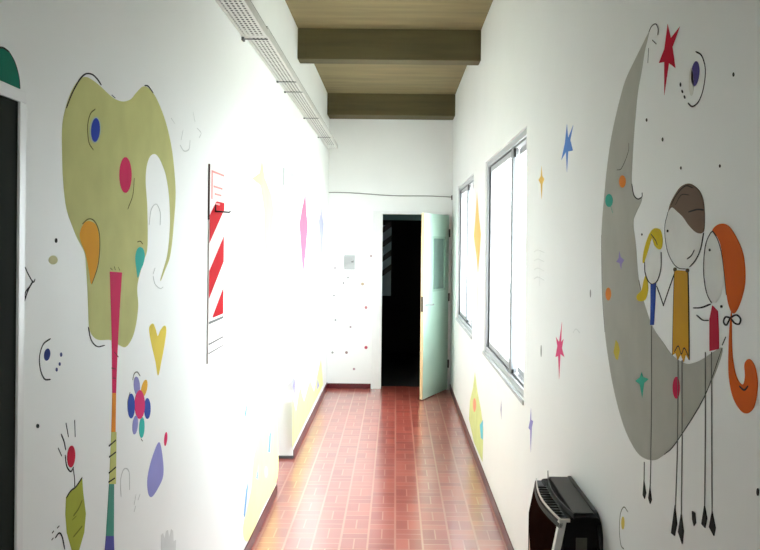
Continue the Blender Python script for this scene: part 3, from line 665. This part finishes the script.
painting('painted_smile', 'R', 'curved line face with a purple eye painted at the upper right of the moon', [
    ('eye', (84, 74, 142), 0, [E(695.4, 73.6, 4, 12.6, 5)]), ('halo', (222, 222, 214), 0, [E(691.5, 82, 2.5, 14)]),
    ('outline', INK, 0, [Ln(.006, (695.8, 51.5), (702, 56), (705.5, 70), (703.6, 88), (699, 101), (692.7, 106.5), (688, 103))]),
    ('freckle', INK, 0, [E(684.7, 97, .8, 1.8, -15), E(682.4, 91.5, .8, 1.8, -15), E(680.6, 84.6, .8, 2.2)])])
painting('painted_star', 'R', 'blue star painted on the right wall between the window and the moon', [('star', (92, 140, 214), 0, [P((567, 124), (568.2, 138), (573.3, 125), (570.4, 140), (573, 150.5), (568.3, 151.5), (567, 172), (566, 152), (561.4, 160), (565, 143))])])
painting('painted_star', 'R', 'small yellow star painted just right of the nearer window', [('star', (244, 206, 110), 0, [P((541.6, 166), (542.3, 176), (544.4, 179), (542.6, 184), (541.6, 199), (540.7, 184), (538.6, 180), (540.8, 176))])])
painting('painted_star', 'R', 'pink star painted on the right wall below window height', [('star', (232, 84, 134), 0, [P((562, 322), (561.2, 342), (563.6, 339), (562, 348), (564.4, 357), (560.5, 354), (559.2, 379), (558.2, 356), (555.6, 357), (557.4, 346), (556, 337), (559.2, 342))])])
painting('painted_star', 'R', 'small lavender star painted low on the right wall above the heater', [('star', (150, 144, 204), 0, [P((531, 408), (531.4, 420), (533.2, 421), (532, 427), (530.8, 452), (530.2, 430), (528.6, 428), (530.2, 420))])])
painting('painted_star', 'R', 'tiny grey star painted under the nearer window', [('star', (176, 174, 196), 0, [P((501.2, 399), (501.8, 408), (501.4, 420), (500.4, 410))])])
painting('painted_flame', 'R', 'orange flame shape painted between the two windows', [('flame', (236, 194, 118), 0, [P((477, 192), (478.6, 212), (481, 234.5), (479.8, 252), (478, 273), (476.5, 256), (473.8, 236), (475.2, 222))]), ('tail', (248, 236, 224), 0, [P((477.5, 276), (478.5, 300), (478, 335), (476.6, 300))])])
painting('painted_cone', 'R', 'yellow green cone tree painted at the foot of the right wall below the flame', [('cone', (212, 218, 150), 0, [P((475, 372), (477.5, 392), (481, 410), (483.4, 428), (482.6, 462), (474, 442), (469, 419), (470, 401), (473, 388))]),
    ('blot', (240, 160, 130), 1, [E(474.6, 405, 1.6, 7)]), ('streak', (110, 200, 220), 1, [P((480, 425), (483, 420), (483, 440), (481, 438))])])
painting('painted_arc', 'R', 'thin arc with a small yellow eye painted right of the heater', [('eye', (226, 204, 100), 0, [E(623, 523, 1.6, 6.5)]), ('outline', (120, 122, 108), 0, [Ln(.005, (628, 512), (624, 507), (620.5, 514), (619.5, 530), (621, 545), (624, 549))])])
for px, py, rx, ry in ((646.7, 120, 1, 2.2), (662.7, 139.5, 1.1, 2.6), (681, 168, 1, 2), (720, 166, 1.1, 2.1), (733.6, 74.5, 1.2, 2.8), (642, 234.5, .9, 1.4)):
    painting('painted_dot', 'R', 'small black dot painted around the moon on the right wall', [('dot', (66, 66, 60), 0, [E(px, py, rx * .8, ry * .8)])], 'black dots around the moon')
painting('painted_dot', 'R', 'black dot at the far right edge of the right wall, level with the heater', [('dot', INK, 0, [E(758, 492, 1.4, 4)])])
for px, py, ry in ((541.2, 351, 6), (590.5, 293.5, 4)):
    painting('painted_dash', 'R', 'short grey dash painted near the pink star on the right wall', [('dash', (160, 160, 156), 0, [E(px, py, .6, ry)])], 'grey dashes on the right wall')
painting('painted_scribble', 'R', 'faint grey rows of marks on the right wall beside the nearer window', [('stroke', (224, 226, 223), 0, [Ln(.008, (534, 252 + 9 * k), (538, 250 + 9 * k), (544.5, 252.5 + 9.3 * k)) for k in range(4)] + [Ln(.006, (539, 247), (539.6, 286)), Ln(.006, (573, 333), (576, 329), (580, 333))])])
# --- end wall
DOTS = ((371, 256, 1.2, (176, 160, 156)), (362.5, 284, 1.6, (192, 171, 144)), (366, 307.5, 1.5, (180, 120, 124)), (366, 347.5, 1.6, (180, 72, 88)), (334, 295.5, 1.2, (164, 164, 164)), (335.5, 320, 1.2, (160, 160, 160)),
        (332.5, 352.5, 1.1, (144, 144, 144)), (346.5, 352.5, 1.4, (152, 128, 128)), (354, 369, 1.2, (172, 144, 152)), (350.5, 327, 1.2, (164, 152, 156)), (343.5, 283, 1.1, (152, 152, 152)), (348, 277.5, 1.2, (160, 160, 158)), (335, 268, 1.1, (168, 160, 160)))
for px, py, r, rgb in DOTS:
    painting('painted_dot', 'E', 'small faint dot painted on the end wall left of the doorway', [('dot', rgb, 0, [E(px, py, r, r)])], 'painted dots on the end wall')

# ------------------------------------------------------------------ daylight
w = bpy.data.worlds.new('overcast_sky'); S.world = w; w.use_nodes = True
bg = w.node_tree.nodes['Background']
bg.inputs['Color'].default_value = (.97, .985, 1, 1); bg.inputs['Strength'].default_value = 20
for ya, yb in (W1, W2, W_ADDED):
    ld = bpy.data.lights.new('window_portal', 'AREA'); ld.shape = 'RECTANGLE'
    ld.size = WZ[1] - WZ[0]; ld.size_y = yb - ya; ld.cycles.is_portal = True
    lo = bpy.data.objects.new('window_portal', ld); COL.objects.link(lo)
    lo.location = (XR + TW + .01, (ya + yb) / 2, sum(WZ) / 2); lo.rotation_euler = (0, math.radians(90), 0)
